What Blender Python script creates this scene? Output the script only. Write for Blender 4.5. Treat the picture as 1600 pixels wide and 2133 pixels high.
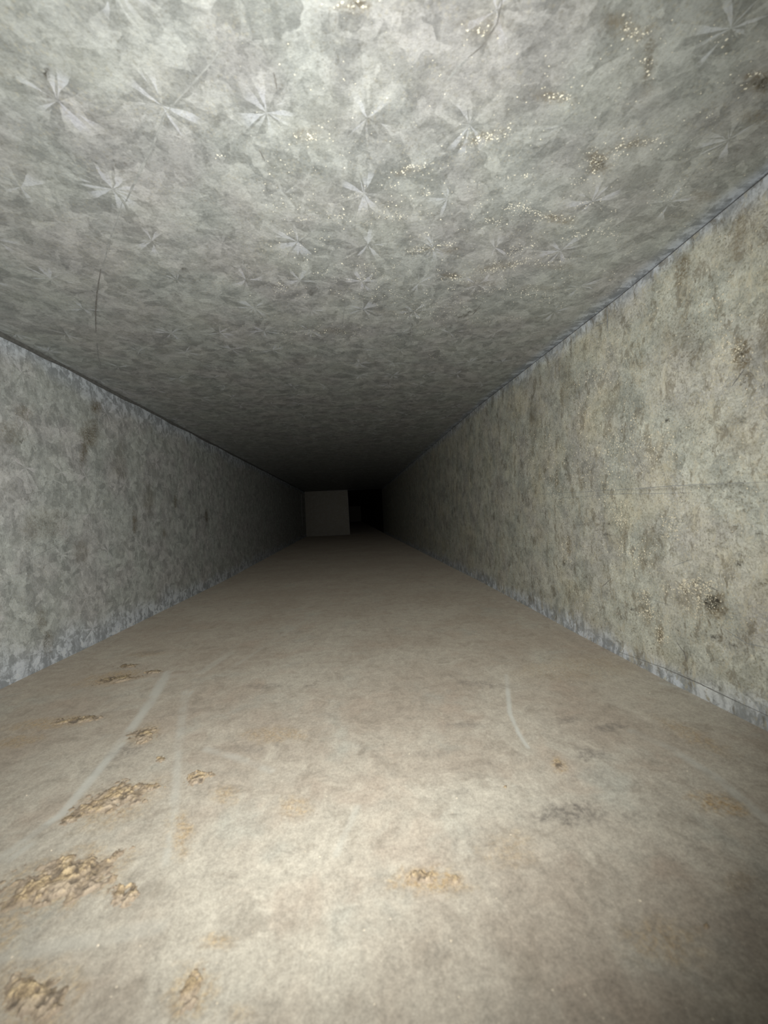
import bpy, math
import numpy as np
from mathutils import Matrix, Vector

for o in list(bpy.data.objects):
    bpy.data.objects.remove(o)
S = bpy.context.scene
COL = S.collection

# ------------------------------------------------------------------ camera
# metres; the duct runs along +Y, the lens is the origin
FPX = 800.0
VX, VY, ROLL = 727.97, 1073.0, math.radians(2.552)
A, B_, C_, D_ = 0.31, 0.2414, 0.1806, 0.1395      # left, right, up, down from the lens
YB, YE, YF = -0.45, 2.77, 8.0                      # open end behind the camera, blanking panel, far end
Dv = np.array([(VX - 800) / FPX, -(VY - 1066.5) / FPX, -1.0]); Dv /= np.linalg.norm(Dv)
Uv = np.array([-math.sin(ROLL), math.cos(ROLL), 0.0]); Uv -= Dv * (Uv @ Dv); Uv /= np.linalg.norm(Uv)
Rv = np.cross(Dv, Uv)
RM = np.array([Rv, Dv, Uv])                        # camera space -> duct space
cam_d = bpy.data.cameras.new('camera')
cam = bpy.data.objects.new('camera', cam_d); COL.objects.link(cam)
M = Matrix([[float(v) for v in r] for r in RM]).to_4x4()
cam.matrix_world = M
cam_d.sensor_fit = 'HORIZONTAL'; cam_d.sensor_width = 36.0
cam_d.lens = 36.0 * FPX / 1600.0
cam_d.clip_start = 0.01; cam_d.clip_end = 50
cam_d.dof.use_dof = True
cam_d.dof.focus_distance = 0.62
cam_d.dof.aperture_fstop = cam_d.lens / 1.0        # about a 1 mm aperture, as on a phone
S.camera = cam

# ------------------------------------------------------------------ world, exposure, light
w = bpy.data.worlds.new('world'); S.world = w; w.use_nodes = True
w.node_tree.nodes['Background'].inputs[0].default_value = (0.8, 0.85, 1.0, 1)
w.node_tree.nodes['Background'].inputs[1].default_value = 0.01
S.view_settings.view_transform = 'Standard'; S.view_settings.look = 'None'
S.view_settings.gamma = 1.0; S.view_settings.use_curve_mapping = False
S.view_settings.exposure = 0.0
S.cycles.max_bounces = 2; S.cycles.diffuse_bounces = 1; S.cycles.glossy_bounces = 1; S.cycles.transmission_bounces = 0; S.cycles.volume_bounces = 0
# the phone's torch, a centimetre or so from the lens
FLASH_POS = (-0.008, 0.0, 0.012)
fl_d = bpy.data.lights.new('phone_torch', 'SPOT')
fl_d.energy = 7.5; fl_d.spot_size = math.radians(142); fl_d.spot_blend = 0.80
fl_d.shadow_soft_size = 0.003; fl_d.color = (1.0, 0.998, 0.972)
fl = bpy.data.objects.new('phone_torch', fl_d); COL.objects.link(fl)
fl.location = FLASH_POS
FLASH_DIR = Vector((-0.035, 1.0, 0.075))
fl.rotation_euler = FLASH_DIR.to_track_quat('-Z', 'Y').to_euler()

# ------------------------------------------------------------------ noise
def _h(ix, iy, s):
    n = (ix.astype(np.int64) * 374761393 + iy.astype(np.int64) * 668265263 + int(s) * 1442695041) & 0xFFFFFFFF
    n = ((n ^ (n >> 13)) * 1274126177) & 0xFFFFFFFF
    n = (n ^ (n >> 16)) & 0xFFFFFFFF
    return n / 4294967295.0
def vn(x, y, s=0):
    ix = np.floor(x); iy = np.floor(y); fx = x - ix; fy = y - iy
    fx = fx * fx * (3 - 2 * fx); fy = fy * fy * (3 - 2 * fy)
    a = _h(ix, iy, s); b = _h(ix + 1, iy, s); c = _h(ix, iy + 1, s); d = _h(ix + 1, iy + 1, s)
    return (a * (1 - fx) + b * fx) * (1 - fy) + (c * (1 - fx) + d * fx) * fy
def fbm(x, y, s=0, o=4):
    t = 0; amp = 1; n = 0
    for i in range(o):
        t = t + amp * vn(x * 2 ** i + 13.7 * i, y * 2 ** i + 7.1 * i, s + i * 17); n += amp; amp *= 0.55
    return t / n
def sstep(a, b, x):
    t = np.clip((x - a) / (b - a), 0, 1); return t * t * (3 - 2 * t)

# ------------------------------------------------------------------ duct corners, slightly bowed sheet metal
def ray(px, py):
    return RM @ np.array([(px - 800) / FPX, -(py - 1066.5) / FPX, -1.0])
def proj(P):
    q = P @ RM
    return 800 + FPX * q[..., 0] / -q[..., 2], 1066.5 - FPX * q[..., 1] / -q[..., 2]
def edge_curve(pts, x, z0):
    ys, dz = [], []
    for p in pts:
        d = ray(*p); t = x / d[0]; ys.append(d[1] * t); dz.append(d[2] * t - z0)
    o = np.argsort(ys); ys = np.array(ys)[o]; dz = np.array(dz)[o]
    ys = np.concatenate([ys, [2.2, 9]]); dz = np.concatenate([dz, [0, 0]])
    return lambda y: np.interp(y, ys, dz)
E_CL = edge_curve([(0, 693), (200, 797), (400, 902)], -A, C_)
E_CR = edge_curve([(1600, 361), (1440, 493), (1312, 600), (1265, 637), (1130, 742), (1000, 843)], B_, C_)
E_FL = edge_curve([(0, 1436), (103, 1387), (187, 1347), (330, 1277), (469, 1209)], -A, -D_)
E_FR = edge_curve([(1600, 1524), (1400, 1424), (1200, 1319), (1100, 1264), (1000, 1211)], B_, -D_)
WD, HT = A + B_, C_ + D_

def bow(u, y, s, amp):           # gentle oil-canning, nothing at the folded corners
    return amp * (vn(u * 2.2 + 3, y * 3.1 + 5, s) - 0.5) * 2 * np.sin(np.pi * np.clip(u, 0, 1)) ** 0.7
def surf(name, u, y):
    u = np.asarray(u, float); y = np.asarray(y, float)
    if name == 'ceiling':
        return np.stack([-A + WD * u, y, C_ + E_CL(y) * (1 - u) + E_CR(y) * u + bow(u, y, 3, 0.0015)], -1)
    if name == 'floor':
        return np.stack([-A + WD * u, y, -D_ + E_FL(y) * (1 - u) + E_FR(y) * u + bow(u, y, 5, 0.0015)], -1)
    if name == 'wall_left':
        z0 = -D_ + E_FL(y); z1 = C_ + E_CL(y)
        return np.stack([-A + bow(u, y, 7, 0.0012), y, z0 + (z1 - z0) * u], -1)
    z0 = -D_ + E_FR(y); z1 = C_ + E_CR(y)
    return np.stack([B_ + bow(u, y, 9, 0.0012), y, z0 + (z1 - z0) * u], -1)
NRM = {'ceiling': (0, 0, -1), 'floor': (0, 0, 1), 'wall_left': (1, 0, 0), 'wall_right': (-1, 0, 0)}
LEN = {'ceiling': WD, 'floor': WD, 'wall_left': HT, 'wall_right': HT}
def hit(name, px, py):           # where on the sheet a mark of the photograph sits -> (u in 0..1, y in metres)
    d = ray(px, py)
    if name == 'ceiling': t = C_ / d[2]; P = d * t; u = (P[0] + A) / WD
    elif name == 'floor': t = -D_ / d[2]; P = d * t; u = (P[0] + A) / WD
    elif name == 'wall_left': t = -A / d[0]; P = d * t; u = (P[2] + D_) / HT
    else: t = B_ / d[0]; P = d * t; u = (P[2] + D_) / HT
    y = P[1]
    for _ in range(4):
        p0 = np.array(proj(surf(name, u, y))); pu = np.array(proj(surf(name, u + 1e-3, y))); pv = np.array(proj(surf(name, u, y + 1e-3)))
        J = np.array([(pu - p0) / 1e-3, (pv - p0) / 1e-3]).T
        s = np.linalg.solve(J, np.array([px, py]) - p0)
        u += s[0]; y += s[1]
    return float(u), float(y)
def hitm(name, px, py):
    u, y = hit(name, px, py); return np.array([u * LEN[name], y])

def blob(name, U, Y, px, py, rx, ry, ang=0.0, seed=0, rough=0.55, freq=None):
    """irregular patch mask; the centre and the two half axes are carried over to metres on the sheet"""
    ca, sa = math.cos(math.radians(ang)), math.sin(math.radians(ang))
    c = hitm(name, px, py)
    e1 = hitm(name, px + rx * ca * .3, py + rx * sa * .3) - c
    e2 = hitm(name, px - ry * sa * .3, py + ry * ca * .3) - c
    Mx = np.linalg.inv(np.array([e1, e2]).T / 0.3)
    dx, dy = U - c[0], Y - c[1]
    q = np.hypot(Mx[0, 0] * dx + Mx[0, 1] * dy, Mx[1, 0] * dx + Mx[1, 1] * dy)
    k = freq or 3.2 / max(1e-3, math.sqrt(abs(e1[0] * e2[1] - e1[1] * e2[0])) / 0.3)
    n = fbm(U * k + seed * 3.3, Y * k + seed * 1.7, 40 + seed, 4) - 0.5
    return 1 - q + rough * 2 * n
def streak(name, U, Y, pts, wpx, soft=0.5):
    P = np.array([hitm(name, *p) for p in pts]); out = np.zeros_like(U)
    for i in range(len(P) - 1):
        a, b = P[i], P[i + 1]; ab = b - a; L = ab @ ab
        t = np.clip(((U - a[0]) * ab[0] + (Y - a[1]) * ab[1]) / L, 0, 1)
        d = np.hypot(U - a[0] - t * ab[0], Y - a[1] - t * ab[1])
        sc = abs(hitm(name, pts[i][0] + wpx, pts[i][1])[0] - a[0]) if name in ('ceiling', 'floor') else abs(hitm(name, pts[i][0], pts[i][1] + wpx)[0] - a[0])
        out = np.maximum(out, 1 - sstep(0.3, 1.0, d / sc))
    return out

# ------------------------------------------------------------------ node helper
class NT:
    def __init__(s, name):
        s.m = bpy.data.materials.new(name); s.m.use_nodes = True
        s.t = s.m.node_tree; s.n = s.t.nodes; s.l = s.t.links
        s.b = s.n['Principled BSDF']
    def put(s, sock, v):
        if isinstance(v, bpy.types.NodeSocket): s.l.new(v, sock)
        elif isinstance(v, (tuple, list)) and len(v) == 3 and sock.type == 'RGBA': sock.default_value = (*v, 1)
        else: sock.default_value = v
    def node(s, typ, ins=None, **kw):
        nd = s.n.new(typ)
        for k, v in kw.items(): setattr(nd, k, v)
        for k, v in (ins or {}).items(): s.put(nd.inputs[k], v)
        return nd
    def math(s, op, a, b=0.0, c=0.0, clamp=False):
        nd = s.n.new('ShaderNodeMath'); nd.operation = op; nd.use_clamp = clamp
        s.put(nd.inputs[0], a); s.put(nd.inputs[1], b); s.put(nd.inputs[2], c); return nd.outputs[0]
    def vmath(s, op, a, b=None, out=0, scale=None):
        nd = s.n.new('ShaderNodeVectorMath'); nd.operation = op
        s.put(nd.inputs[0], a)
        if b is not None: s.put(nd.inputs[1], b)
        if scale is not None: s.put(nd.inputs[3], scale)
        return nd.outputs[out]
    def mix(s, f, a, b, typ='MIX'):
        nd = s.n.new('ShaderNodeMix'); nd.data_type = 'RGBA'; nd.blend_type = typ
        s.put(nd.inputs[0], f); s.put(nd.inputs[6], a); s.put(nd.inputs[7], b); return nd.outputs[2]
    def noise(s, vec, scale, detail=3, rough=0.55, dim='2D', col=False, dist=0.0):
        nd = s.node('ShaderNodeTexNoise', noise_dimensions=dim)
        s.put(nd.inputs['Vector'], vec); nd.inputs['Scale'].default_value = scale
        nd.inputs['Detail'].default_value = detail; nd.inputs['Roughness'].default_value = rough
        nd.inputs['Distortion'].default_value = dist
        return nd.outputs[1] if col else nd.outputs[0]
    def vor(s, vec, scale, rnd=1.0, dim='2D', feature='F1'):
        nd = s.node('ShaderNodeTexVoronoi', voronoi_dimensions=dim, feature=feature)
        s.put(nd.inputs['Vector'], vec); nd.inputs['Scale'].default_value = scale
        nd.inputs['Randomness'].default_value = rnd
        return nd.outputs
    def rng(s, v, a, b, c=0.0, d=1.0, smooth=True):
        nd = s.node('ShaderNodeMapRange', interpolation_type='SMOOTHSTEP' if smooth else 'LINEAR')
        for i, x in enumerate((v, a, b, c, d)): s.put(nd.inputs[i], x)
        return nd.outputs[0]
    def sep(s, c):
        nd = s.n.new('ShaderNodeSeparateColor'); s.l.new(c, nd.inputs[0]); return nd.outputs

def galvanised(name, seed, dirt, dirt_col, lattice=(0.3, 0.6), loose=0.25, star=1.0, patchy=1.0, warm=None, grain=0.5, contrast=1.0, shade=1.0, dots=0.0):
    """zinc spangle: star crystals on a loose lattice over facets, dust film, located stains from the 'wear' attribute"""
    t = NT(name)
    uv = t.node('ShaderNodeUVMap').outputs[0]
    base = t.vmath('ADD', uv, (seed * 1.37, seed * 0.71, 0))
    wn = t.vmath('SUBTRACT', t.noise(base, 38, 3, 0.55, col=True), (0.5, 0.5, 0.5))
    warp = t.vmath('ADD', base, t.vmath('SCALE', wn, scale=0.012))
    wn2 = t.vmath('SUBTRACT', t.noise(base, 230, 2, 0.5, col=True), (0.5, 0.5, 0.5))
    warp2 = t.vmath('ADD', warp, t.vmath('SCALE', wn2, scale=0.0032))
    # star crystals
    q = t.vmath('ADD', uv, t.vmath('SCALE', wn2, scale=0.0011))
    q = t.vmath('ADD', t.vmath('MULTIPLY', q, (1 / 0.0453, 1 / 0.0412, 1.0)), (*lattice, 0.0))
    sv = t.vor(q, 1.0, loose)
    d = t.vmath('MULTIPLY', t.vmath('SUBTRACT', q, sv['Position']), (0.0453, 0.0412, 0.0))
    sx = t.node('ShaderNodeSeparateXYZ', {0: d}).outputs
    r = t.vmath('LENGTH', d, out=1)
    ang = t.math('ARCTAN2', sx[1], sx[0])
    cc = t.sep(sv['Color'])
    pv = t.node('ShaderNodeCombineXYZ', {0: t.math('ADD', t.math('MULTIPLY', ang, 3.8), t.math('MULTIPLY', cc[0], 40.0)),
                                         1: t.math('ADD', t.math('MULTIPLY', r, 42.0), t.math('MULTIPLY', cc[1], 40.0))}).outputs[0]
    petal = t.sep(t.vor(pv, 1.0, 0.85)['Color'])[0]
    petal = t.math('SUBTRACT', petal, 0.5)
    petal = t.math('MAXIMUM', petal, t.math('MULTIPLY', petal, 0.55))
    sharp = t.math('MULTIPLY', t.rng(r, 0.002, 0.023, 0.95, 0.12), t.rng(cc[2], 0.1, 0.8, 0.3 * star, 1.1 * star))
    petal = t.math('MULTIPLY', petal, sharp)
    # facets between the stars: ragged crystals, each with its own grain direction
    fv = t.vor(warp2, 70, 1.0); f1 = t.sep(fv['Color'])
    f2 = t.sep(t.vor(warp2, 190, 1.0)['Color'])
    f3 = t.noise(warp, 60, 4, 0.6)
    rot = t.node('ShaderNodeVectorRotate', {'Vector': base, 'Angle': t.math('MULTIPLY', f1[1], 6.283)}, rotation_type='Z_AXIS').outputs[0]
    strk = t.noise(t.vmath('MULTIPLY', rot, (70.0, 330.0, 1.0)), 1.0, 3, 0.6)
    strk = t.math('SUBTRACT', strk, 0.5)
    fac = t.math('ADD', t.math('MULTIPLY', t.math('SUBTRACT', f1[0], 0.5), 0.34), t.math('MULTIPLY', t.math('SUBTRACT', f2[1], 0.5), 0.20))
    fac = t.math('ADD', fac, t.math('MULTIPLY', t.math('SUBTRACT', f3, 0.5), 0.5 * patchy))
    fac = t.math('ADD', fac, t.math('MULTIPLY', strk, 0.30))
    pa = t.rng(t.noise(t.vmath('MULTIPLY', warp, (1.0, 1.5, 1.0)), 62, 3, 0.62), 0.475, 0.525)
    rotw = t.vmath('ADD', rot, t.vmath('SCALE', wn2, scale=0.004))
    pb = t.sep(t.vor(t.vmath('MULTIPLY', rotw, (46.0, 150.0, 1.0)), 1.0, 1.0)['Color'])[0]
    pb = t.math('POWER', pb, 2.0)
    pc = t.rng(t.noise(t.vmath('ADD', warp, (8, 2, 0)), 90, 3, 0.65), 0.56, 0.60)
    fac = t.math('ADD', fac, t.math('MULTIPLY', t.math('SUBTRACT', pa, 0.5), 0.17))
    fac = t.math('ADD', fac, t.math('MULTIPLY', t.math('SUBTRACT', pb, 0.33), 0.42))
    fac = t.math('ADD', fac, t.math('MULTIPLY', pc, -0.22))
    v = t.math('ADD', fac, t.math('MULTIPLY', petal, 1.15))
    fine = t.math('SUBTRACT', t.noise(base, 800, 3, 0.7), 0.5)
    v = t.math('ADD', v, t.math('MULTIPLY', fine, 0.4))
    v = t.math('ADD', 0.5, t.math('MULTIPLY', v, contrast), clamp=True)
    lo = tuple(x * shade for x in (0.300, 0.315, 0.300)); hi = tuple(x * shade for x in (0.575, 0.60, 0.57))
    zinc = t.mix(v, lo, hi)
    glint = t.math('MULTIPLY', t.rng(t.math('MULTIPLY', petal, 1.0), 0.18, 0.34), 0.65)
    zinc = t.mix(glint, zinc, tuple(min(.85, x * shade) for x in (0.66, 0.70, 0.74)))
    tint = t.noise(base, 17, 2, 0.5)
    zinc = t.mix(t.rng(tint, 0.35, 0.7), zinc, t.mix(1.0, zinc, (1.0, 0.955, 0.98), 'MULTIPLY'))
    if warm: zinc = t.mix(1.0, zinc, warm, 'MULTIPLY')
    # wear attribute: r rust/tan, g soot, b clean bare zinc
    at = t.sep(t.node('ShaderNodeVertexColor', layer_name='wear').outputs[0])
    dn = t.noise(base, 26, 5, 0.62)
    dn2 = t.noise(base, 420, 4, 0.75)
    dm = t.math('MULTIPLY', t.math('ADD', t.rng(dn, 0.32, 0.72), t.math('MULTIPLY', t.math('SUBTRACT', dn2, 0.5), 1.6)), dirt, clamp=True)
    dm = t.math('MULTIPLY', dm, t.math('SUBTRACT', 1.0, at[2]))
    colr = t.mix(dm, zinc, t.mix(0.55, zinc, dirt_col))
    mo = t.noise(warp2, 190, 5, 0.85)
    gr = t.noise(base, 640, 2, 0.8)
    colr = t.mix(t.math('MULTIPLY', t.rng(gr, 0.54, 0.68), 0.6 * grain), colr, t.mix(1.0, colr, (0.55, 0.52, 0.44), 'MULTIPLY'))
    colr = t.mix(t.math('MULTIPLY', t.rng(gr, 0.45, 0.32), 0.45 * grain), colr, t.mix(1.0, colr, (1.32, 1.30, 1.20), 'MULTIPLY'))
    colr = t.mix(t.math('MULTIPLY', t.rng(mo, 0.50, 0.72), t.math('MULTIPLY', dirt, 0.75), clamp=True), colr, t.mix(1.0, colr, (0.56, 0.53, 0.44), 'MULTIPLY'))
    colr = t.mix(t.math('MULTIPLY', t.rng(mo, 0.48, 0.30), t.math('MULTIPLY', dirt, 0.5), clamp=True), colr, t.mix(1.0, colr, (1.28, 1.28, 1.22), 'MULTIPLY'))
    # little brown pits and pale grit
    pits = t.vor(warp2, 300, 1.0)
    pm = t.math('MULTIPLY', t.rng(pits['Distance'], 0.0007 * 300, 0.00025 * 300), t.rng(t.noise(base, 42, 3, 0.6), 0.50, 0.64))
    pm = t.math('MULTIPLY', pm, dirt)
    colr = t.mix(t.math('MULTIPLY', pm, 0.7, clamp=True), colr, (0.17, 0.145, 0.10))
    if dots:
        dv = t.vor(base, 430, 1.0)
        gm = t.math('MULTIPLY', t.rng(dv['Distance'], 0.34, 0.18), t.rng(t.noise(t.vmath('MULTIPLY', warp, (0.45, 1.0, 1.0)), 46, 4, 0.7), 0.47, 0.62))
        gm = t.math('MULTIPLY', gm, t.math('GREATER_THAN', t.sep(dv['Color'])[0], 0.45))
        colr = t.mix(t.math('MULTIPLY', gm, dots, clamp=True), colr, (0.56, 0.52, 0.39))
    # bare zinc by the folds: cooler, streaked across the sheet
    zs = t.noise(t.vmath('MULTIPLY', base, (26.0, 150.0, 1.0)), 1.0, 4, 0.65)
    bz = t.mix(t.rng(t.math('ADD', t.math('MULTIPLY', v, 0.5), t.math('MULTIPLY', zs, 0.6)), 0.38, 0.75), tuple(x * shade for x in (0.29, 0.315, 0.34)), tuple(x * shade for x in (0.66, 0.71, 0.77)))
    colr = t.mix(t.math('MULTIPLY', at[2], 0.85, clamp=True), colr, bz)
    if grain > 0.9:      # the dirtiest sheet: brown and cream crusts running down it
        run = t.vmath('MULTIPLY', warp2, (0.42, 1.0, 1.0))
        r1 = t.noise(run, 88, 5, 0.8); r2 = t.noise(t.vmath('ADD', run, (5, 3, 0)), 120, 5, 0.82)
        colr = t.mix(t.rng(r1, 0.535, 0.64, 0, 0.62), colr, (0.225, 0.195, 0.14))
        colr = t.mix(t.rng(r2, 0.55, 0.63, 0, 0.62), colr, (0.60, 0.565, 0.44))
        colr = t.mix(t.math('MULTIPLY', t.rng(t.noise(base, 14, 3, 0.6), 0.5, 0.68), 0.35), colr, t.mix(1.0, colr, (1.05, 0.98, 0.84), 'MULTIPLY'))
    br = t.math('ADD', 0.42, t.rng(t.noise(warp2, 520, 4, 0.8), 0.40, 0.62, 0, 1.0))
    colr = t.mix(t.math('MULTIPLY', at[0], br, clamp=True), colr, (0.225, 0.185, 0.12))
    colr = t.mix(t.math('MULTIPLY', at[1], br, clamp=True), colr, (0.085, 0.078, 0.062))
    t.put(t.b.inputs['Base Color'], colr)
    t.put(t.b.inputs['Metallic'], t.math('SUBTRACT', 0.48, t.math('MULTIPLY', dm, 0.3)))
    t.put(t.b.inputs['Roughness'], t.math('ADD', 0.46, t.math('MULTIPLY', dm, 0.25)))
    t.b.inputs['Specular IOR Level'].default_value = 0.35
    hgt = t.noise(base, 300, 4, 0.75)
    bp = t.node('ShaderNodeBump', {'Strength': 0.4, 'Distance': 0.0008, 'Height': hgt})
    t.put(t.b.inputs['Normal'], bp.outputs[0])
    return t.m

def dust_floor():
    t = NT('settled_dust')
    uv = t.node('ShaderNodeUVMap').outputs[0]
    wn = t.vmath('SUBTRACT', t.noise(uv, 30, 3, 0.6, col=True), (0.5, 0.5, 0.5))
    warp = t.vmath('ADD', uv, t.vmath('SCALE', wn, scale=0.02))
    n1 = t.noise(warp, 9, 5, 0.68); n2 = t.noise(warp, 55, 5, 0.65)
    n3 = t.noise(uv, 560, 5, 0.88); n4 = t.noise(uv, 1700, 2, 0.8)
    c = t.mix(t.rng(n1, 0.3, 0.7), (0.318, 0.274, 0.220), (0.415, 0.385, 0.320))
    c = t.mix(t.rng(t.noise(warp, 23, 4, 0.6), 0.52, 0.75, 0, 0.4), c, (0.33, 0.255, 0.195))
    c = t.mix(t.rng(t.noise(t.vmath('ADD', uv, (4, 9, 0)), 19, 4, 0.6), 0.54, 0.78, 0, 0.5), c, (0.34, 0.355, 0.315))
    c = t.mix(t.rng(n2, 0.52, 0.75, 0, 0.5), c, (0.20, 0.172, 0.135))
    c = t.mix(t.rng(n4, 0.38, 0.62, 0, 0.35), c, (0.22, 0.195, 0.155))
    g = t.math('ADD', t.math('MULTIPLY', t.math('SUBTRACT', n3, 0.5), 1.25), t.math('MULTIPLY', t.math('SUBTRACT', t.noise(warp, 130, 4, 0.7), 0.5), 0.7))
    g = t.math('ADD', 1.0, g)
    gc = t.node('ShaderNodeCombineColor', {0: g, 1: g, 2: g}).outputs[0]
    c = t.mix(1.0, c, gc, 'MULTIPLY')
    at = t.sep(t.node('ShaderNodeVertexColor', layer_name='wear').outputs[0])
    br = t.math('ADD', 0.3, t.rng(t.noise(uv, 300, 5, 0.85), 0.40, 0.62))
    c = t.mix(t.math('MULTIPLY', at[0], br, clamp=True), c, t.mix(t.rng(n3, 0.35, 0.65), (0.20, 0.145, 0.085), (0.46, 0.34, 0.19)))
    c = t.mix(t.math('MULTIPLY', at[1], br, clamp=True), c, (0.135, 0.122, 0.105))
    c = t.mix(t.math('MULTIPLY', at[2], t.math('ADD', 0.75, t.math('MULTIPLY', n2, 0.3)), clamp=True), c, (0.45, 0.45, 0.405))
    t.put(t.b.inputs['Base Color'], c)
    t.b.inputs['Sheen Weight'].default_value = 0.24; t.b.inputs['Sheen Roughness'].default_value = 0.45; t.b.inputs['Sheen Tint'].default_value = (0.82, 0.70, 0.56, 1)
    t.b.inputs['Roughness'].default_value = 0.95
    t.b.inputs['Specular IOR Level'].default_value = 0.1
    bp = t.node('ShaderNodeBump', {'Strength': 0.25, 'Distance': 0.0004, 'Height': n3})
    t.put(t.b.inputs['Normal'], bp.outputs[0])
    return t.m

def plain(name, col, rough=0.8, metal=0.0, var=0.25, scale=300):
    t = NT(name)
    tc = t.node('ShaderNodeTexCoord').outputs['Object']
    n = t.noise(tc, scale, 4, 0.7, dim='3D')
    c = t.mix(t.rng(n, 0.3, 0.7), tuple(x * (1 - var) for x in col), tuple(min(1, x * (1 + var)) for x in col))
    t.put(t.b.inputs['Base Color'], c)
    t.b.inputs['Roughness'].default_value = rough; t.b.inputs['Metallic'].default_value = metal
    return t.m

M_CEIL = galvanised('ceiling_zinc', 1, 0.40, (0.36, 0.35, 0.28), contrast=1.15, dots=0.25,
                    lattice=(-0.147 / 0.0453 + 20.06, -0.174 / 0.0412 + 30.06), loose=0.12)
M_LEFT = galvanised('left_wall_zinc', 2, 0.50, (0.32, 0.315, 0.27), contrast=1.15, star=0.9, dots=0.2, shade=1.5,
                    lattice=(-0.0618 / 0.0453 + 60.1, -0.4446 / 0.0412 + 40.1), loose=0.2)
M_RIGHT = galvanised('right_wall_zinc', 3, 0.95, (0.42, 0.40, 0.31), contrast=0.95, star=0.45, dots=0.8, shade=1.32, patchy=0.4, warm=(1.04, 1.02, 0.95), grain=1.0)
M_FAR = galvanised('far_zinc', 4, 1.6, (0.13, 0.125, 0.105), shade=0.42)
M_FLOOR = dust_floor()
M_TAN = None

# ------------------------------------------------------------------ mesh builders
def link(name, me, mat, parent=None, kind=None):
    o = bpy.data.objects.new(name, me); COL.objects.link(o)
    if mat: me.materials.append(mat)
    if parent: o.parent = parent
    if kind: o['kind'] = kind
    return o
def grid_mesh(name, P, UV, wear=None, flip=False):
    nv, nu = P.shape[:2]
    me = bpy.data.meshes.new(name)
    idx = np.arange(nv * nu).reshape(nv, nu)
    q = np.stack([idx[:-1, :-1], idx[:-1, 1:], idx[1:, 1:], idx[1:, :-1]], -1).reshape(-1, 4)
    if flip: q = q[:, ::-1]
    nf = len(q)
    me.vertices.add(nv * nu); me.loops.add(nf * 4); me.polygons.add(nf)
    me.vertices.foreach_set('co', P.reshape(-1).astype(np.float32))
    me.loops.foreach_set('vertex_index', q.reshape(-1).astype(np.int32))
    me.polygons.foreach_set('loop_start', (np.arange(nf) * 4).astype(np.int32))
    me.polygons.foreach_set('use_smooth', np.ones(nf, bool))
    uvl = me.uv_layers.new(name='UVMap')
    uvl.data.foreach_set('uv', UV.reshape(-1, 2)[q.reshape(-1)].reshape(-1).astype(np.float32))
    a = me.color_attributes.new('wear', 'FLOAT_COLOR', 'POINT')
    W = np.zeros((nv * nu, 4), np.float32); W[:, 3] = 1
    if wear is not None: W[:, :3] = wear.reshape(-1, 3)
    a.data.foreach_set('color', W.reshape(-1))
    me.update(calc_edges=True)
    return me

def depth_rows(h, y0=0.085, step=4.0):
    ys = [YB]
    for y in np.linspace(YB, y0, 20)[1:]: ys.append(float(y))
    y = y0
    while y < YE:
        y += min(0.03, max(0.0007, y * y / (h * FPX) * step)); ys.append(y)
    ys[-1] = YE
    return np.array(ys)

def sheet(name, h, wear_fn, mat, n_u, flip, rough_amp=0.0):
    ys = depth_rows(h)
    u = np.linspace(0, 1, n_u)
    U, Y = np.meshgrid(u, ys)
    P = surf(name, U, Y)
    Um = U * LEN[name]
    wear, dz = wear_fn(Um, Y, U)
    P = P + np.array(NRM[name]) * dz[..., None]
    me = grid_mesh(name, P, np.stack([Um, Y], -1), wear, flip)
    return link(name, me, mat, kind='structure')

def edge_mask(U, Um, L, Y, side, wdt, seed):
    dd = Um if side == 0 else L - Um
    n = fbm(Y * 22 + seed, dd * 6, seed, 3)
    wv = wdt * (0.35 + 1.3 * n)
    return 1 - sstep(0.15, 1.25, dd / wv)

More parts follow.
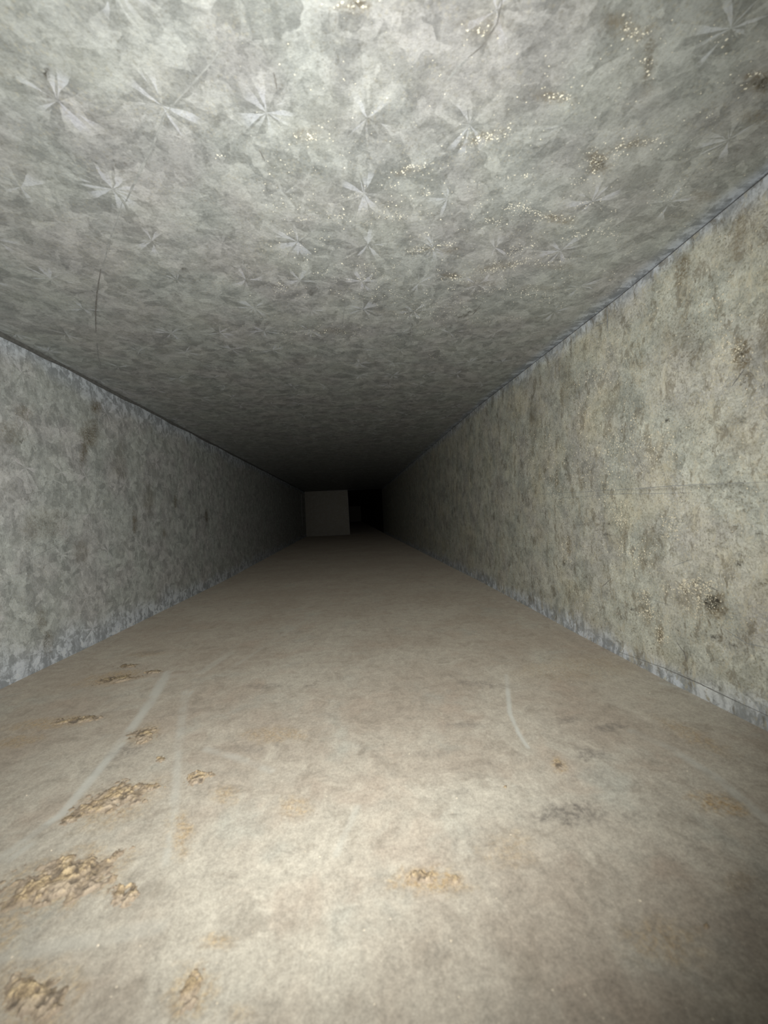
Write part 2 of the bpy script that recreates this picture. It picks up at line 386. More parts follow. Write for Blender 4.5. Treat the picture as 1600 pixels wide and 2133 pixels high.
# --- ceiling
def wear_ceiling(Um, Y, U):
    W = np.zeros(Um.shape + (3,)); Z = np.zeros_like(Um)
    for i, (px, py, rx, ry, an, st) in enumerate([
            (740, 8, 42, 24, 0, .95), (1010, 60, 60, 34, 0, .5), (1310, 60, 70, 30, 20, .75), (1352, 130, 16, 90, 5, .7),
            (1585, 170, 45, 30, 0, 1.0), (1570, 245, 40, 16, 0, .6), (1155, 203, 45, 16, 0, .8), (640, 280, 34, 16, 0, .6),
            (1000, 288, 60, 16, -15, .75), (1245, 335, 30, 30, -30, 1.0), (1320, 300, 60, 12, -10, .7), (1160, 455, 45, 12, 12, .9),
            (850, 355, 40, 12, -15, .55), (875, 520, 34, 10, 0, .6), (940, 575, 30, 7, 0, .9), (1040, 555, 60, 9, -12, .6),
            (1465, 408, 40, 14, 0, .7), (1160, 555, 50, 9, 0, .5), (940, 520, 30, 9, 0, .6), (1120, 600, 60, 8, 0, .45),
            (690, 690, 50, 7, 0, .5), (1000, 590, 80, 8, 0, .4), (830, 650, 60, 7, 0, .4), (10, 150, 30, 10, 0, .3)]):
        m = blob('ceiling', Um, Y, px, py, rx, ry, an, i)
        W[..., 0] = np.maximum(W[..., 0], sstep(-0.25, 0.8, m) * st * 0.6)
    for i, (px, py, rx, ry, an, st) in enumerate([
            (99, 150, 7, 18, 0, .9), (1350, 120, 9, 60, 5, .3), (1250, 345, 12, 12, 0, .5), (1590, 175, 22, 18, 0, .6), (745, 6, 22, 10, 0, .35),
            (490, 45, 14, 22, 0, .35), (965, 658, 16, 4, -10, .8), (985, 648, 16, 3, -20, .7), (700, 650, 5, 3, 0, .6),
            (600, 505, 3, 6, 0, .6), (1040, 460, 60, 40, 0, .12), (1100, 300, 50, 40, 0, .10), (380, 560, 8, 3, 0, .5), (650, 610, 6, 8, 0, .5), (855, 690, 8, 10, 0, .45)]):
        m = blob('ceiling', Um, Y, px, py, rx, ry, an, 60 + i, rough=0.7)
        W[..., 1] = np.maximum(W[..., 1], sstep(0.0, 0.6, m) * st)
    W[..., 2] = np.maximum(edge_mask(U, Um, WD, Y, 1, 0.013, 71) * 1.0, edge_mask(U, Um, WD, Y, 0, 0.006, 72) * 0.25)
    return np.clip(W, 0, 1), Z
ceiling = sheet('ceiling', C_, wear_ceiling, M_CEIL, 420, True)

# --- walls
def wear_left(Um, Y, U):
    W = np.zeros(Um.shape + (3,)); Z = np.zeros_like(Um)
    for i, (px, py, rx, ry, an, st) in enumerate([
            (190, 905, 22, 40, 10, .6), (200, 850, 14, 16, 0, .7), (20, 900, 40, 30, 0, .35), (175, 940, 10, 40, 10, .6), (100, 1090, 60, 40, 0, .3),
            (280, 1090, 5, 26, 0, .8), (365, 1045, 4, 20, 0, .8), (430, 1075, 4, 20, 0, .9), (343, 1110, 5, 12, -10, .6), (85, 1290, 16, 30, 0, .4),
            (100, 1340, 14, 30, 0, .45), (310, 1040, 12, 40, 0, .4), (250, 960, 20, 50, 0, .3), (50, 860, 22, 20, 0, .4), (170, 1150, 20, 30, 0, .3)]):
        m = blob('wall_left', Um, Y, px, py, rx, ry, an, 100 + i)
        W[..., 0] = np.maximum(W[..., 0], sstep(-0.12, 0.6, m) * st)
    for i, (px, py, rx, ry, an, st) in enumerate([
            (185, 905, 6, 12, 0, .5), (45, 918, 3, 8, 15, .7), (430, 1075, 2, 16, 0, .4), (96, 1090, 5, 10, 0, .4), (60, 1180, 8, 12, 0, .25), (95, 1330, 4, 22, 10, .4)]):
        m = blob('wall_left', Um, Y, px, py, rx, ry, an, 130 + i, rough=0.8)
        W[..., 1] = np.maximum(W[..., 1], sstep(0.0, 0.6, m) * st)
    W[..., 2] = np.maximum(edge_mask(U, Um, HT, Y, 0, 0.030, 73), edge_mask(U, Um, HT, Y, 1, 0.026, 74) * 0.9)
    return np.clip(W, 0, 1), Z
wall_left = sheet('wall_left', A, wear_left, M_LEFT, 260, True)

def wear_right(Um, Y, U):
    W = np.zeros(Um.shape + (3,)); Z = np.zeros_like(Um)
    for i, (px, py, rx, ry, an, st) in enumerate([
            (1420, 560, 20, 50, 8, .65), (1340, 470, 10, 30, 0, .3), (1545, 735, 26, 40, 10, .85), (1600, 700, 30, 80, 0, .4), (1540, 480, 20, 70, 10, .5),
            (1262, 655, 8, 36, 0, .5), (1490, 1262, 34, 34, 20, .75), (1440, 1240, 40, 50, 0, .4), (1375, 1325, 8, 34, 0, .75), (1302, 1105, 7, 30, 0, .6),
            (1185, 1140, 6, 26, 0, .8), (1160, 1000, 6, 24, 0, .7), (1210, 1010, 5, 22, 0, .6), (1350, 1150, 30, 60, 0, .35), (1345, 1270, 14, 50, -10, .5),
            (1420, 700, 60, 60, 0, .3), (1540, 900, 50, 60, 0, .25), (1270, 850, 20, 60, 0, .35), (1180, 800, 16, 60, 0, .35), (1470, 420, 20, 20, 0, .3), (1110, 880, 14, 50, 0, .4)]):
        m = blob('wall_right', Um, Y, px, py, rx, ry, an, 160 + i)
        W[..., 0] = np.maximum(W[..., 0], sstep(-0.12, 0.6, m) * st)
    for i, (px, py, rx, ry, an, st) in enumerate([
            (1484, 1255, 26, 20, 30, .9), (1540, 1175, 9, 10, 0, .85), (1548, 875, 7, 9, 0, .7), (1390, 875, 7, 7, 0, .8), (1178, 957, 5, 6, 0, .8),
            (1545, 735, 12, 22, 0, .45), (1470, 808, 7, 6, 0, .7), (1580, 1110, 9, 5, 0, .7), (1490, 1326, 14, 5, 5, .8), (1530, 1345, 18, 5, 10, .8),
            (1412, 1312, 4, 4, 0, .8), (1500, 1435, 8, 9, 30, .5), (1440, 1400, 5, 6, 0, .5), (1400, 905, 30, 20, 0, .2), (1535, 1155, 20, 8, 0, .4),
            (1265, 1113, 12, 3, 5, .7), (1320, 1270, 8, 3, 10, .6), (1345, 1168, 7, 9, 0, .4), (1590, 470, 30, 60, 0, .2), (1355, 1280, 7, 6, 0, .4), (1360, 1020, 120, 3, -2, .35), (1500, 1012, 100, 10, -2, .35),
            (1175, 1175, 4, 5, 0, .7), (1270, 1090, 5, 3, 0, .7)]):
        m = blob('wall_right', Um, Y, px, py, rx, ry, an, 200 + i, rough=0.8)
        W[..., 1] = np.maximum(W[..., 1], sstep(0.0, 0.7, m) * st)
    W[..., 2] = np.maximum(edge_mask(U, Um, HT, Y, 0, 0.022, 75), edge_mask(U, Um, HT, Y, 1, 0.014, 76) * 0.7)
    return np.clip(W, 0, 1), Z
wall_right = sheet('wall_right', B_, wear_right, M_RIGHT, 300, False)

# --- floor: a matt layer of settled dust on the bottom sheet
TRACKS = [([(-20, 1800), (130, 1695), (230, 1575), (305, 1475), (350, 1400)], 16, .75), ([(380, 1470), (400, 1440)], 7, .5),
          ([(385, 1440), (372, 1560), (362, 1700), (345, 1800)], 10, .4), ([(430, 1560), (500, 1580), (565, 1605)], 12, .45),
          ([(1055, 1405), (1062, 1485), (1082, 1530), (1100, 1556)], 6, .95), ([(1320, 1525), (1400, 1560), (1500, 1625), (1610, 1720)], 17, .5),
          ([(1375, 1423), (1405, 1428)], 3, .7), ([(275, 1420), (420, 1400), (480, 1360)], 14, .3), ([(0, 1990), (180, 1960), (330, 1930)], 26, .25),
          ([(745, 1680), (700, 1780)], 10, .3), ([(60, 1760), (20, 1790)], 14, .5), ([(640, 1290), (560, 1340), (470, 1400)], 6, .25)]
def wear_floor(Um, Y, U):
    W = np.zeros(Um.shape + (3,))
    for i, (px, py, rx, ry, an, st) in enumerate([
            (130, 1830, 150, 55, -18, .6), (250, 1670, 100, 40, -22, .5), (60, 2070, 110, 80, 0, .5), (395, 2070, 50, 70, 15, .5), (890, 1832, 80, 30, 3, .75),
            (300, 1530, 40, 18, -20, .6), (1500, 1675, 70, 20, 15, .8), (1380, 1960, 90, 50, 10, .4), (375, 1730, 30, 50, 0, .6), (470, 1655, 30, 22, 0, .5),
            (570, 1530, 70, 18, 0, .45), (615, 1680, 35, 26, 0, .5), (240, 1412, 70, 14, -8, .8), (110, 1505, 90, 12, -6, .7), (310, 1362, 40, 5, -3, .6), (30, 1545, 60, 12, -10, .6),
            (1165, 1595, 20, 14, 50, .7), (1540, 1835, 40, 25, 0, .3), (450, 1960, 40, 18, 0, .5), (1060, 1770, 60, 40, 0, .3), (15, 1940, 40, 60, 0, .45), (1200, 1390, 120, 30, 0, .25), (500, 2110, 30, 20, 0, .35), (1440, 1530, 90, 16, 25, .45), (1410, 1250, 0.1, 0.1, 0, 0)]):
        if st <= 0: continue
        m = blob('floor', Um, Y, px, py, rx, ry, an, 240 + i)
        W[..., 0] = np.maximum(W[..., 0], sstep(-0.35, 0.6, m) * st)
    for i, (px, py, rx, ry, an, st) in enumerate([
            (1180, 1695, 90, 24, 0, .7), (1230, 1570, 40, 16, 0, .55), (1000, 1425, 80, 8, 4, .5), (1265, 1515, 50, 9, -8, .6), (260, 1565, 50, 14, -15, .6), (220, 1600, 60, 16, -15, .35),
            (560, 1430, 60, 5, 0, .5), (960, 1510, 60, 7, 0, .45), (645, 1430, 20, 4, 0, .5), (1580, 1900, 90, 200, 0, .35), (310, 1360, 40, 4, -5, .6), (520, 1560, 40, 10, 5, .4), (1180, 1500, 50, 8, 0, .5),
            (900, 1570, 40, 12, 0, .25), (950, 1650, 30, 10, 0, .3), (1320, 1700, 40, 14, 0, .4), (200, 1850, 20, 10, -30, .5), (910, 1990, 30, 12, 0, .3), (400, 1480, 60, 6, -10, .3)]):
        m = blob('floor', Um, Y, px, py, rx, ry, an, 280 + i, rough=0.7)
        W[..., 1] = np.maximum(W[..., 1], sstep(-0.12, 0.6, m) * st)
    for pts, wpx, st in TRACKS:
        W[..., 2] = np.maximum(W[..., 2], streak('floor', Um, Y, pts, wpx) * st)
    W[..., 2] *= 0.75 * sstep(0.28, 0.60, fbm(Um * 75, Y * 75, 9, 4)) + 0.35
    dz = 0.0007 * (fbm(Um * 70, Y * 70, 11, 4) - 0.5) + 0.0002 * (fbm(Um * 220, Y * 220, 12, 3) - 0.5) * (0.4 + W[..., 0])
    dz *= np.sin(np.pi * U) ** 0.3
    dz -= 0.0002 * W[..., 2]
    return np.clip(W, 0, 1), dz
floor = sheet('floor', D_, wear_floor, M_FLOOR, 460, False)

# ------------------------------------------------------------------ far end: blanking panel at the left, narrower duct going on at the right
def slab(name, quads, mat, kind='structure', parent=None):
    me = bpy.data.meshes.new(name); V = []; F = []; UVs = []
    for q in quads:
        F.append(tuple(range(len(V), len(V) + 4))); V += q
        a = Vector(q[0]); e1 = (Vector(q[1]) - a); e2 = (Vector(q[3]) - a)
        UVs += [(0, 0), (e1.length, 0), (e1.length, e2.length), (0, e2.length)]
    me.from_pydata(V, [], F)
    uvl = me.uv_layers.new(name='UVMap'); uvl.data.foreach_set('uv', np.array(UVs, np.float32).reshape(-1))
    a = me.color_attributes.new('wear', 'FLOAT_COLOR', 'POINT')
    me.update(); return link(name, me, mat, parent=parent, kind=kind)
def xz_at(px, py, y):
    d = ray(px, py); t = y / d[1]; return d[0] * t, d[2] * t
xb, _ = xz_at(729.5, 1119, YE); xt, _ = xz_at(724.5, 1033, YE)
zf, zc = -D_, C_
th = 0.004
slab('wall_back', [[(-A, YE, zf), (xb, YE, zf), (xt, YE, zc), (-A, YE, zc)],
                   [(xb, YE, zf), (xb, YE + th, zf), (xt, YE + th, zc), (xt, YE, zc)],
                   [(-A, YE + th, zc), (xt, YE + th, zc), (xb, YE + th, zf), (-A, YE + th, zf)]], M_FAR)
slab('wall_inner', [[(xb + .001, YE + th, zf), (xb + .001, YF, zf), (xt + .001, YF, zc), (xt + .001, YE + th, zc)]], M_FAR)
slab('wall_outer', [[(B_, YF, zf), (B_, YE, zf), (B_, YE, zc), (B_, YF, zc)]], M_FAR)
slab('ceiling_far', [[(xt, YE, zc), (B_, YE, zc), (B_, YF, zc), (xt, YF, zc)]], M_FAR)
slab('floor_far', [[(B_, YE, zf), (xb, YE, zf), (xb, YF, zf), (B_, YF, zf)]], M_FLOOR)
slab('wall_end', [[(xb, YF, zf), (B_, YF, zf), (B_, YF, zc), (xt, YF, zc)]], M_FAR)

# ------------------------------------------------------------------ folded corner seams
M_HEM = plain('shaded_hem', (0.13, 0.13, 0.12), 0.7, 0.2)  # fold's shadow put into the hem's dark colour; joint strip reuses it
M_LINE = plain('dark_seam', (0.06, 0.06, 0.06), 0.8)
M_ZINC = plain('bright_zinc', (0.50, 0.53, 0.56), 0.5, 0.3)
def strip_profile(name, ys, ring_fn, mat, parent=None, kind=None):
    rings = [ring_fn(y) for y in ys]; k = len(rings[0]); V = [v for r in rings for v in r]; F = []
    for i in range(len(rings) - 1):
        for j in range(k):
            a = i * k + j; b = i * k + (j + 1) % k; F.append((a, b, b + k, a + k))
    F.append(tuple(range(k))[::-1]); F.append(tuple((len(rings) - 1) * k + j for j in range(k)))
    me = bpy.data.meshes.new(name); me.from_pydata(V, [], F); me.update()
    return link(name, me, mat, parent, kind)
ysm = np.concatenate([[YB, -0.2, 0.0], np.geomspace(0.1, YE, 60)])
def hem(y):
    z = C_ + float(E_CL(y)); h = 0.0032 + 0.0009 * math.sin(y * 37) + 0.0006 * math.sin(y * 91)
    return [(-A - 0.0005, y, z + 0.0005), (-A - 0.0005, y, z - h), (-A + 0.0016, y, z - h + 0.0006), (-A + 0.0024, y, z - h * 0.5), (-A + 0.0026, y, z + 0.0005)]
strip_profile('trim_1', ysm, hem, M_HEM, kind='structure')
def lip(y):
    z = C_ + float(E_CR(y)); wv = 0.0005
    return [(B_ + 0.0003, y, z - 0.0005), (B_ + 0.0003, y, z + 0.0003), (B_ - 0.0003, y, z + 0.0002), (B_ - 0.0003, y, z - 0.0004)]
strip_profile('trim_2', ysm, lip, M_LINE, kind='structure')

# thin marks: scribed lines and scratches, each a flat sliver lying on its sheet
def scratch(name, sh, pts, w0, mat, parent, closed=False):
    P = [hit(sh, *p) for p in pts]
    # resample
    Q = []
    for i in range(len(P) - 1):
        for k in range(8):
            t = k / 8; Q.append((P[i][0] * (1 - t) + P[i + 1][0] * t, P[i][1] * (1 - t) + P[i + 1][1] * t))
    Q.append(P[-1])
    L = LEN[sh]; n = len(Q); V = []; F = []
    off = np.array(NRM[sh])
    for i, (u, y) in enumerate(Q):
        a = Q[max(0, i - 1)]; b = Q[min(n - 1, i + 1)]
        d = np.array([(b[0] - a[0]) * L, b[1] - a[1]]); d /= (np.linalg.norm(d) + 1e-9); nn = np.array([-d[1], d[0]])
        t = i / (n - 1); wv = w0 * (0.35 + 0.65 * math.sin(math.pi * min(1, max(0, t)))) * (0.6 + 0.8 * float(vn(np.array(i * 0.9), np.array(3.0), 5)))
        wob = 0.0002 * (float(vn(np.array(i * 0.7), np.array(9.0), 8)) - 0.5)
        for s in (-1, 1):
            uu = u + (nn[0] * (s * wv / 2 + wob)) / L; yy = y + nn[1] * (s * wv / 2 + wob)
            p = surf(sh, uu, yy); V.append(tuple(p + off * 0.00022)); V.append(tuple(p + off * 0.00002))
    for i in range(n - 1):
        a = i * 4; b = a + 4
        F += [(a, a + 2, b + 2, b), (a, b, b + 1, a + 1), (a + 2, a + 3, b + 3, b + 2)]
    me = bpy.data.meshes.new(name); me.from_pydata(V, [], F); me.update()
    return link(name, me, mat, parent)
M_SCR = plain('pencil_grey', (0.25, 0.255, 0.24), 0.7)
M_SCRD = plain('scratch_dark', (0.16, 0.155, 0.14), 0.7)
for pts, wv, mt in [
        ([(478, 72), (440, 130), (395, 180), (345, 235)], .0007, M_SCR), ([(345, 235), (315, 310), (285, 370), (262, 420)], .0013, M_SCR),
        ([(255, 420), (240, 470), (228, 500), (214, 560)], .0006, M_SCR), ([(210, 560), (202, 610), (199, 650), (200, 692)], .0012, M_SCRD),
        ([(202, 715), (204, 740), (210, 765)], .0012, M_SCR), ([(1047, -4), (1035, 50), (1005, 95), (975, 120)], .0007, M_SCRD),
        ([(975, 120), (955, 140), (932, 168)], .0008, M_SCR), ([(720, 630), (714, 665), (712, 695)], .0006, M_SCR),
        ([(570, 150), (577, 185)], .0008, M_SCRD), ([(540, 312), (552, 335)], .0006, M_SCRD), ([(1003, 632), (985, 655), (965, 662)], .0009, M_SCRD),
        ([(1062, 560), (1055, 600), (1050, 640)], .0005, M_SCR), ([(440, 468), (439, 485)], .0004, M_SCR), ([(506, 534), (545, 536)], .0005, M_SCRD), ([(505, 540), (512, 572)], .0009, M_SCR),
        ([(850, 640), (858, 690), (856, 720)], .0014, M_SCR)]:
    scratch('scratch', 'ceiling', pts, wv, mt, ceiling)
for pts, wv, mt in [
        ([(1290, 1358), (1385, 1392), (1460, 1425), (1505, 1447), (1602, 1492)], .0006, M_SCRD),
        ([(1120, 1030), (1250, 1022), (1400, 1012), (1600, 1004)], .0005, M_SCR), ([(1170, 1037), (1300, 1028), (1450, 1026)], .0004, M_SCR),
        ([(1410, 1338), (1425, 1358), (1431, 1378)], .0007, M_SCRD), ([(1465, 1214), (1498, 1232)], .0005, M_SCRD), ([(1550, 770), (1525, 805)], .0006, M_SCRD),
        ([(1255, 1222), (1275, 1204)], .0005, M_SCRD), ([(1265, 640), (1266, 690)], .0018, M_SCR), ([(1330, 1240), (1400, 1262)], .0003, M_SCR),
        ([(1510, 1310), (1555, 1340), (1600, 1350)], .0005, M_SCR), ([(1210, 680), (1212, 705)], .0012, M_SCR), ([(1400, 1180), (1440, 1165)], .0004, M_SCR), ([(1240, 680), (1262, 670)], .0008, M_SCR)]:
    scratch('scratch', 'wall_right', pts, wv, mt, wall_right)
for pts, wv, mt in [([(48, 912), (44, 924)], .0007, M_SCRD), ([(285, 1075), (275, 1105)], .001, M_SCRD), ([(130, 1130), (60, 1165)], .0004, M_SCR),
                    ([(250, 1240), (262, 1190)], .0004, M_SCR)]:
    scratch('scratch', 'wall_left', pts, wv, mt, wall_left)

# pale zinc-corrosion grit: far too many grains to count
rs = np.random.RandomState(5)
OCT = np.array([(1, 0, 0), (0, 1, 0), (-1, 0, 0), (0, -1, 0), (0, 0, .7)])
def grit(name, sh, centres, mat, parent):
    V = []; F = []
    nrm = np.array(NRM[sh])
    t1 = np.array([0, 1, 0]); t2 = np.cross(nrm, t1)
    for (u, y, s) in centres:
        if not (0.003 < u < 0.997) or not (0.07 < y < YE - .1): continue
        p = surf(sh, u, y); n0 = len(V); an = rs.rand() * 6.28; ca, sa = math.cos(an), math.sin(an)
        for o in OCT * (1 + 0.5 * (rs.rand(5, 1) - 0.5)):
            a = o[0] * ca - o[1] * sa; b = o[0] * sa + o[1] * ca
            V.append(tuple(p + (t1 * a + t2 * b) * s + nrm * (o[2] * s * 0.8 + 0.0001)))
        F += [(n0, n0 + 1, n0 + 4), (n0 + 1, n0 + 2, n0 + 4), (n0 + 2, n0 + 3, n0 + 4), (n0 + 3, n0, n0 + 4)]
    me = bpy.data.meshes.new(name); me.from_pydata(V, [], F); me.update()
    return link(name, me, mat, parent, 'stuff')
def cluster(sh, pts, n, spread_px, smin, smax):
    out = []
    for _ in range(n):
        i = rs.randint(len(pts) - 1) if len(pts) > 1 else 0; t = rs.rand()
        a = pts[i]; b = pts[min(i + 1, len(pts) - 1)]
        px = a[0] * (1 - t) + b[0] * t + rs.randn() * spread_px; py = a[1] * (1 - t) + b[1] * t + rs.randn() * spread_px * 0.45
        u, y = hit(sh, px, py); out.append((u, y, smin + (smax - smin) * rs.rand() ** 2.5))
    return out
M_GRIT = plain('pale_grit', (0.70, 0.66, 0.52), 0.9, var=0.2)
G = []
for pts, n, sp in [([(1140, 200), (1175, 205)], 26, 12), ([(620, 285), (655, 282)], 30, 9), ([(455, 325)], 8, 5), ([(975, 305), (1010, 285), (1060, 275)], 70, 10),
                   ([(1225, 300), (1240, 340), (1235, 360)], 40, 9), ([(1250, 335), (1310, 300), (1380, 288)], 80, 10), ([(1040, 438), (1085, 428)], 30, 8), ([(1080, 425), (1110, 440), (1135, 452), (1185, 455)], 90, 7),
                   ([(830, 360), (865, 345), (900, 340)], 36, 8), ([(860, 525), (885, 515)], 46, 8), ([(910, 512), (935, 508)], 36, 7), ([(1000, 455), (1110, 460)], 30, 14),
                   ([(1010, 565), (1045, 560), (1090, 545)], 90, 6), ([(1055, 525), (1120, 512)], 40, 8), ([(1170, 500), (1230, 482), (1290, 490)], 60, 6), ([(1110, 545), (1160, 548)], 36, 8),
                   ([(925, 578), (960, 578)], 40, 6), ([(720, 400), (900, 450)], 40, 30), ([(540, 370), (720, 455)], 26, 20), ([(700, 450), (720, 452)], 16, 6), ([(960, 600), (1180, 605)], 90, 14), ([(1080, 610), (1180, 640)], 60, 14),
                   ([(1300, 50), (1350, 80)], 36, 16), ([(1350, 120), (1355, 160)], 16, 7), ([(985, 50), (1010, 75)], 16, 14), ([(740, 6)], 20, 16), ([(1430, 70), (1530, 90)], 12, 18), ([(1570, 150), (1560, 190)], 16, 10),
                   ([(1370, 415), (1420, 395)], 20, 7), ([(640, 690), (740, 690)], 60, 8), ([(820, 660), (940, 650)], 40, 10), ([(560, 520), (760, 560)], 40, 24), ([(700, 600), (1000, 640)], 120, 26)]:
    G += cluster('ceiling', pts, int(n * .7), sp, 0.0002, 0.0006) + cluster('ceiling', pts, int(n * .6), sp * 2.6, 0.00015, 0.0005)
for _ in range(70):          # many more little colonies between the big ones
    px = 560 + 800 * rs.rand(); py = 330 + 430 * rs.rand() ** .8
    G += cluster('ceiling', [(px, py), (px + rs.randn() * 30, py + rs.randn() * 6)], rs.randint(4, 22), 7, 0.00015, 0.00045)
for _ in range(1500):
    px = 500 + 1100 * rs.rand() ** 0.8; py = 60 + 740 * rs.rand() ** 0.7
    u, y = hit('ceiling', px, py)
    if 0 < u < 1 and y > 0: G.append((u, y, 0.0001 + 0.00032 * rs.rand() ** 3))
grit('pale_grit', 'ceiling', G, M_GRIT, ceiling)
G = []
for pts, n, sp in [([(1420, 1230), (1465, 1210), (1460, 1280)], 240, 16), ([(1340, 1230), (1350, 1270), (1358, 1290)], 120, 9), ([(1375, 1305), (1378, 1340)], 60, 5), ([(1280, 1050), (1300, 1100)], 60, 8),
                   ([(1180, 1120), (1178, 1170)], 50, 5), ([(1300, 1130), (1350, 1180)], 90, 14), ([(1400, 1075), (1395, 1120)], 50, 8), ([(1330, 850), (1300, 1000)], 130, 24), ([(1230, 780), (1210, 1000)], 160, 16), ([(1270, 900), (1260, 1050)], 110, 12),
                   ([(1150, 900), (1155, 1060)], 120, 10), ([(1370, 900), (1390, 960)], 60, 18), ([(1480, 600), (1500, 700)], 50, 20), ([(1530, 700), (1520, 760)], 50, 12), ([(1100, 900), (1110, 1000)], 70, 10), ([(1260, 700), (1270, 800)], 60, 12)]:
    for (u, y, s) in cluster('wall_right', pts, n * 2, sp * 1.25, 0.0002, 0.00085): G.append((u, y, s))
for _ in range(3200):
    px = 900 + 700 * rs.rand(); py = 420 + 960 * rs.rand()
    u, y = hit('wall_right', px, py)
    if 0.04 < u < 0.97 and y > 0: G.append((u, y, 0.00014 + 0.00045 * rs.rand() ** 2.5))
grit('pale_grit', 'wall_right', G, plain('tan_grit', (0.56, 0.51, 0.38), 0.9), wall_right)
G = []
for _ in range(500):
    px = 420 * rs.rand(); py = 780 + 560 * rs.rand()
    u, y = hit('wall_left', px, py)
    if 0.05 < u < 0.95 and y > 0: G.append((u, y, 0.00014 + 0.0003 * rs.rand() ** 3))
grit('pale_grit', 'wall_left', G, plain('grey_grit', (0.52, 0.50, 0.42), 0.9), wall_left)
G = []
for _ in range(200):
    px = 1600 * rs.rand(); py = 1300 + 833 * rs.rand()
    u, y = hit('floor', px, py)
    if 0.02 < u < 0.98 and y > 0: G.append((u, y, 0.00016 + 0.0004 * rs.rand() ** 4))
grit('dust_crumbs', 'floor', G, plain('dust_crumb', (0.55, 0.48, 0.37), 0.95), floor)

# ------------------------------------------------------------------ crusts of caked tan dirt lying on the floor
def crust_material():
    t = NT('caked_dirt')
    tc = t.node('ShaderNodeTexCoord').outputs['Object']
    hv = t.node('ShaderNodeVertexColor', layer_name='wear').outputs[0]
    at = t.sep(hv)
    n = t.noise(tc, 380, 5, 0.75, dim='3D'); n2 = t.noise(tc, 900, 3, 0.7, dim='3D')
    c = t.mix(t.rng(n, 0.38, 0.62), (0.21, 0.16, 0.105), (0.56, 0.435, 0.26))
    c = t.mix(t.rng(t.noise(tc, 90, 4, 0.7, dim='3D'), 0.45, 0.62, 0, 0.7), c, (0.40, 0.335, 0.265))
    c = t.mix(t.rng(n2, 0.52, 0.66, 0, 0.7), c, (0.14, 0.11, 0.08))
    c = t.mix(t.math('MULTIPLY', at[1], 0.75), c, (0.27, 0.22, 0.165))
    c = t.mix(t.math('MULTIPLY', at[0], 0.8), c, (0.12, 0.10, 0.08))
    t.put(t.b.inputs['Base Color'], c); t.b.inputs['Roughness'].default_value = 0.95
    t.b.inputs['Specular IOR Level'].default_value = 0.1
    bp = t.node('ShaderNodeBump', {'Strength': 0.7, 'Distance': 0.0008, 'Height': t.math('ADD', n, t.math('MULTIPLY', n2, 0.5))})
    t.put(t.b.inputs['Normal'], bp.outputs[0])
    return t.m
M_TAN = crust_material()
def crust(px, py, rx, ry, ang, label, hgt=0.0016, thr=0.12, seed=0, rough=0.75):
    c = hitm('floor', px, py)
    pts = [hitm('floor', px + math.cos(a) * rx * 1.5, py + math.sin(a) * max(rx, ry) * 1.5 * (ry / rx if ry < rx else 1)) for a in np.linspace(0, 6.28, 24)]
    ca, sa = math.cos(math.radians(ang)), math.sin(math.radians(ang))
    pts = np.array([hitm('floor', px + (math.cos(a) * rx * ca - math.sin(a) * ry * sa) * 1.5, py + (math.cos(a) * rx * sa + math.sin(a) * ry * ca) * 1.5) for a in np.linspace(0, 6.28, 24)])
    x0, y0 = pts.min(0); x1, y1 = pts.max(0)
    x0 = max(x0, 0.004)
    mpp = np.linalg.norm(hitm('floor', px + 1, py) - c)
    st = max(0.00035, mpp * 2.0)
    nx = int((x1 - x0) / st) + 2; ny = int((y1 - y0) / st) + 2
    nx = min(nx, 240); ny = min(ny, 240)
    Ux, Yy = np.meshgrid(np.linspace(x0, x1, nx), np.linspace(y0, y1, ny))
    m = blob('floor', Ux, Yy, px, py, rx, ry, ang, 400 + seed, rough=rough)
    m = m + 0.75 * (fbm(Ux * 330, Yy * 330, 77 + seed, 4) - 0.5)
    h = sstep(thr, thr + 0.45, m)
    k1 = fbm(Ux * 420, Yy * 420, 21 + seed, 3); k2 = fbm(Ux * 1000, Yy * 700, 31 + seed, 2)
    pit = sstep(0.53, 0.66, fbm(Ux * 330, Yy * 330, 51 + seed, 3)) * h
    dz = h * hgt * 0.5 * (0.25 + 1.3 * k1 + 0.4 * (k2 - 0.5)) - pit * hgt * 0.45
    P = surf('floor', Ux / WD, Yy); P[..., 2] += dz + np.where(h > 0, 0.00025, -0.0003)
    keep = m > thr - 0.02
    nv, nu = Ux.shape; idx = np.arange(nv * nu).reshape(nv, nu)
    q = np.stack([idx[:-1, :-1], idx[:-1, 1:], idx[1:, 1:], idx[1:, :-1]], -1).reshape(-1, 4)
    kf = keep.reshape(-1)[q].any(1); q = q[kf]
    used = np.unique(q); rem = -np.ones(nv * nu, int); rem[used] = np.arange(len(used)); q = rem[q]
    P = P.reshape(-1, 3)[used]
    o3 = surf('floor', c[0] / WD, c[1]); P = P - o3
    me = bpy.data.meshes.new('dirt_crust')
    nf = len(q)
    me.vertices.add(len(P)); me.loops.add(nf * 4); me.polygons.add(nf)
    me.vertices.foreach_set('co', P.reshape(-1).astype(np.float32))
    me.loops.foreach_set('vertex_index', q.reshape(-1).astype(np.int32))
    me.polygons.foreach_set('loop_start', (np.arange(nf) * 4).astype(np.int32))
    a = me.color_attributes.new('wear', 'FLOAT_COLOR', 'POINT')
    W = np.zeros((len(P), 4), np.float32); W[:, 3] = 1; W[:, 0] = pit.reshape(-1)[used]; W[:, 1] = (1 - sstep(0.1, 0.9, h)).reshape(-1)[used]
    a.data.foreach_set('color', W.reshape(-1)); me.update(calc_edges=True)
    o = link('dirt_crust', me, M_TAN); o.location = tuple(float(v) for v in o3)
    o['label'] = label; o['category'] = 'dirt'; o['group'] = 'crusts of caked dirt on the duct floor'
    return o
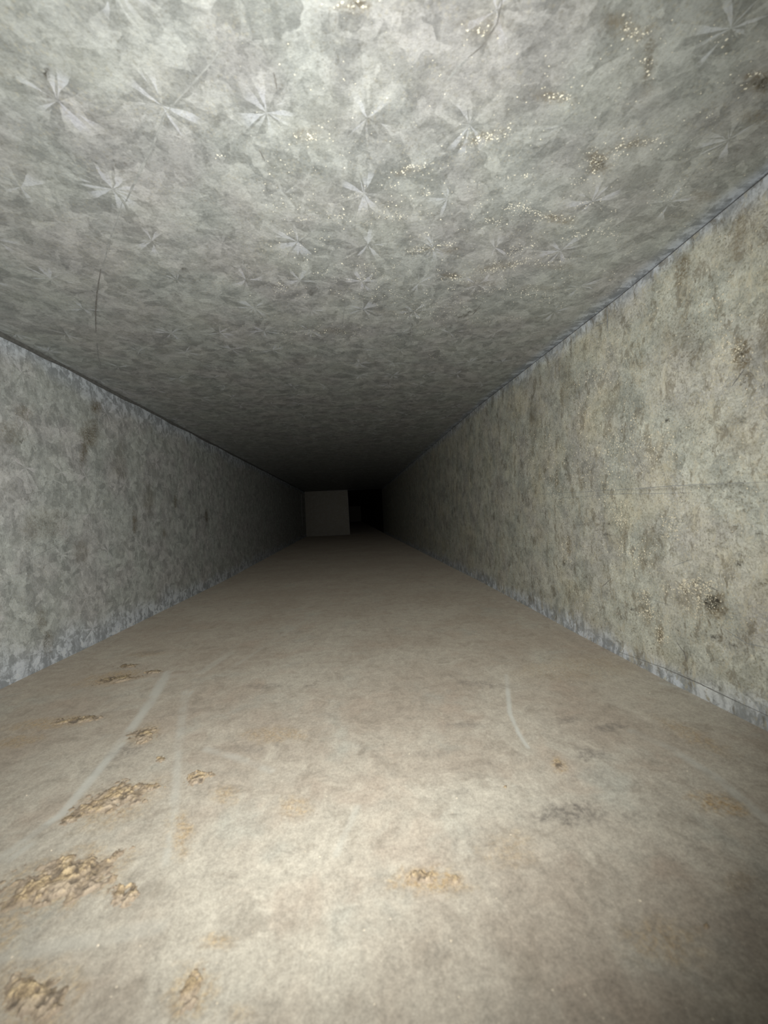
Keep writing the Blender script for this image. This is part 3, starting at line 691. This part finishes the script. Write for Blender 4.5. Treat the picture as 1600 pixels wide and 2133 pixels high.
for i, (px, py, rx, ry, an, hg, lb) in enumerate([
        (125, 1835, 145, 42, -18, .0024, 'broad pitted tan dirt crust, largest one, at the lower left of the dusty floor'),
        (255, 1862, 34, 26, -5, .0024, 'round yellowish dirt lump just right of and below the largest crust'),
        (60, 2075, 75, 55, 5, .0020, 'blurred tan dirt crust in the bottom left corner of the floor'),
        (398, 2062, 22, 46, 22, .0014, 'narrow upright tan dirt smear near the bottom edge, left of centre'),
        (235, 1662, 80, 28, -22, .0018, 'speckled orange-tan dirt crust beside the long pale scrape, left side'),
        (317, 1640, 22, 7, -8, .0014, 'thin bright yellow dirt flake at the right tip of the speckled crust'),
        (412, 1620, 30, 13, -10, .0015, 'small oval yellow dirt crust right of the speckled crust'),
        (298, 1532, 30, 15, -18, .0016, 'rough tan dirt crust halfway up the left floor, across the scrape'),
        (335, 1583, 11, 7, 0, .0012, 'tiny pale ring-like dirt flake between two left crusts'),
        (160, 1501, 50, 7, -6, .0016, 'long flat tan dirt streak lying towards the left wall'),
        (245, 1415, 44, 7, -8, .0022, 'dark-edged tan dirt streak farthest up the floor near the left wall'),
        (318, 1400, 20, 4, -8, .0018, 'short tan dirt streak right of the farthest streak'),
        (265, 1388, 22, 4, -5, .0018, 'short pale tan dirt streak just behind the farthest long streak'),
        (880, 1828, 30, 13, 15, .0016, 'orange-tan dirt spot in the middle of the bright floor, left of its pair'),
        (948, 1834, 11, 11, 0, .0016, 'small round tan dirt spot in the middle of the bright floor, right of its pair'),
        (1163, 1593, 13, 8, 55, .0014, 'small lone tan dirt flake below the pale curved scrape on the right'),
        (150, 1705, 30, 9, -22, .0012, 'faint tan dirt sliver at the lower left tip of the speckled crust'),
        (1053, 1639, 4, 4, 0, .0010, 'tiny pale dirt crumb in the bright middle of the floor'),
        (1472, 1930, 6, 6, 40, .0010, 'tiny pale dirt crumb in the shaded lower right of the floor')]):
    crust(px, py, rx, ry, an, lb, hg, seed=i)

# ------------------------------------------------------------------ cross joint standing proud of the left wall, deep inside
def joint_quads():
    d = ray(628, 1060); y = float((-A / d[0]) * d[1])
    return y
yj = joint_quads()
za = xz_at(626, 1030, yj)[1]; zb = xz_at(631, 1096, yj)[1]
xa, xc = -A, -A + 0.006
me = bpy.data.meshes.new('trim_3')
me.from_pydata([(xa, yj, zb), (xc, yj, zb), (xc, yj, za), (xa, yj, za), (xa, yj + .003, zb), (xc, yj + .003, zb), (xc, yj + .003, za), (xa, yj + .003, za)], [],
               [(0, 1, 2, 3), (5, 4, 7, 6), (1, 5, 6, 2), (3, 2, 6, 7), (4, 5, 1, 0)])
me.update(); link('trim_3', me, M_HEM, kind='structure')
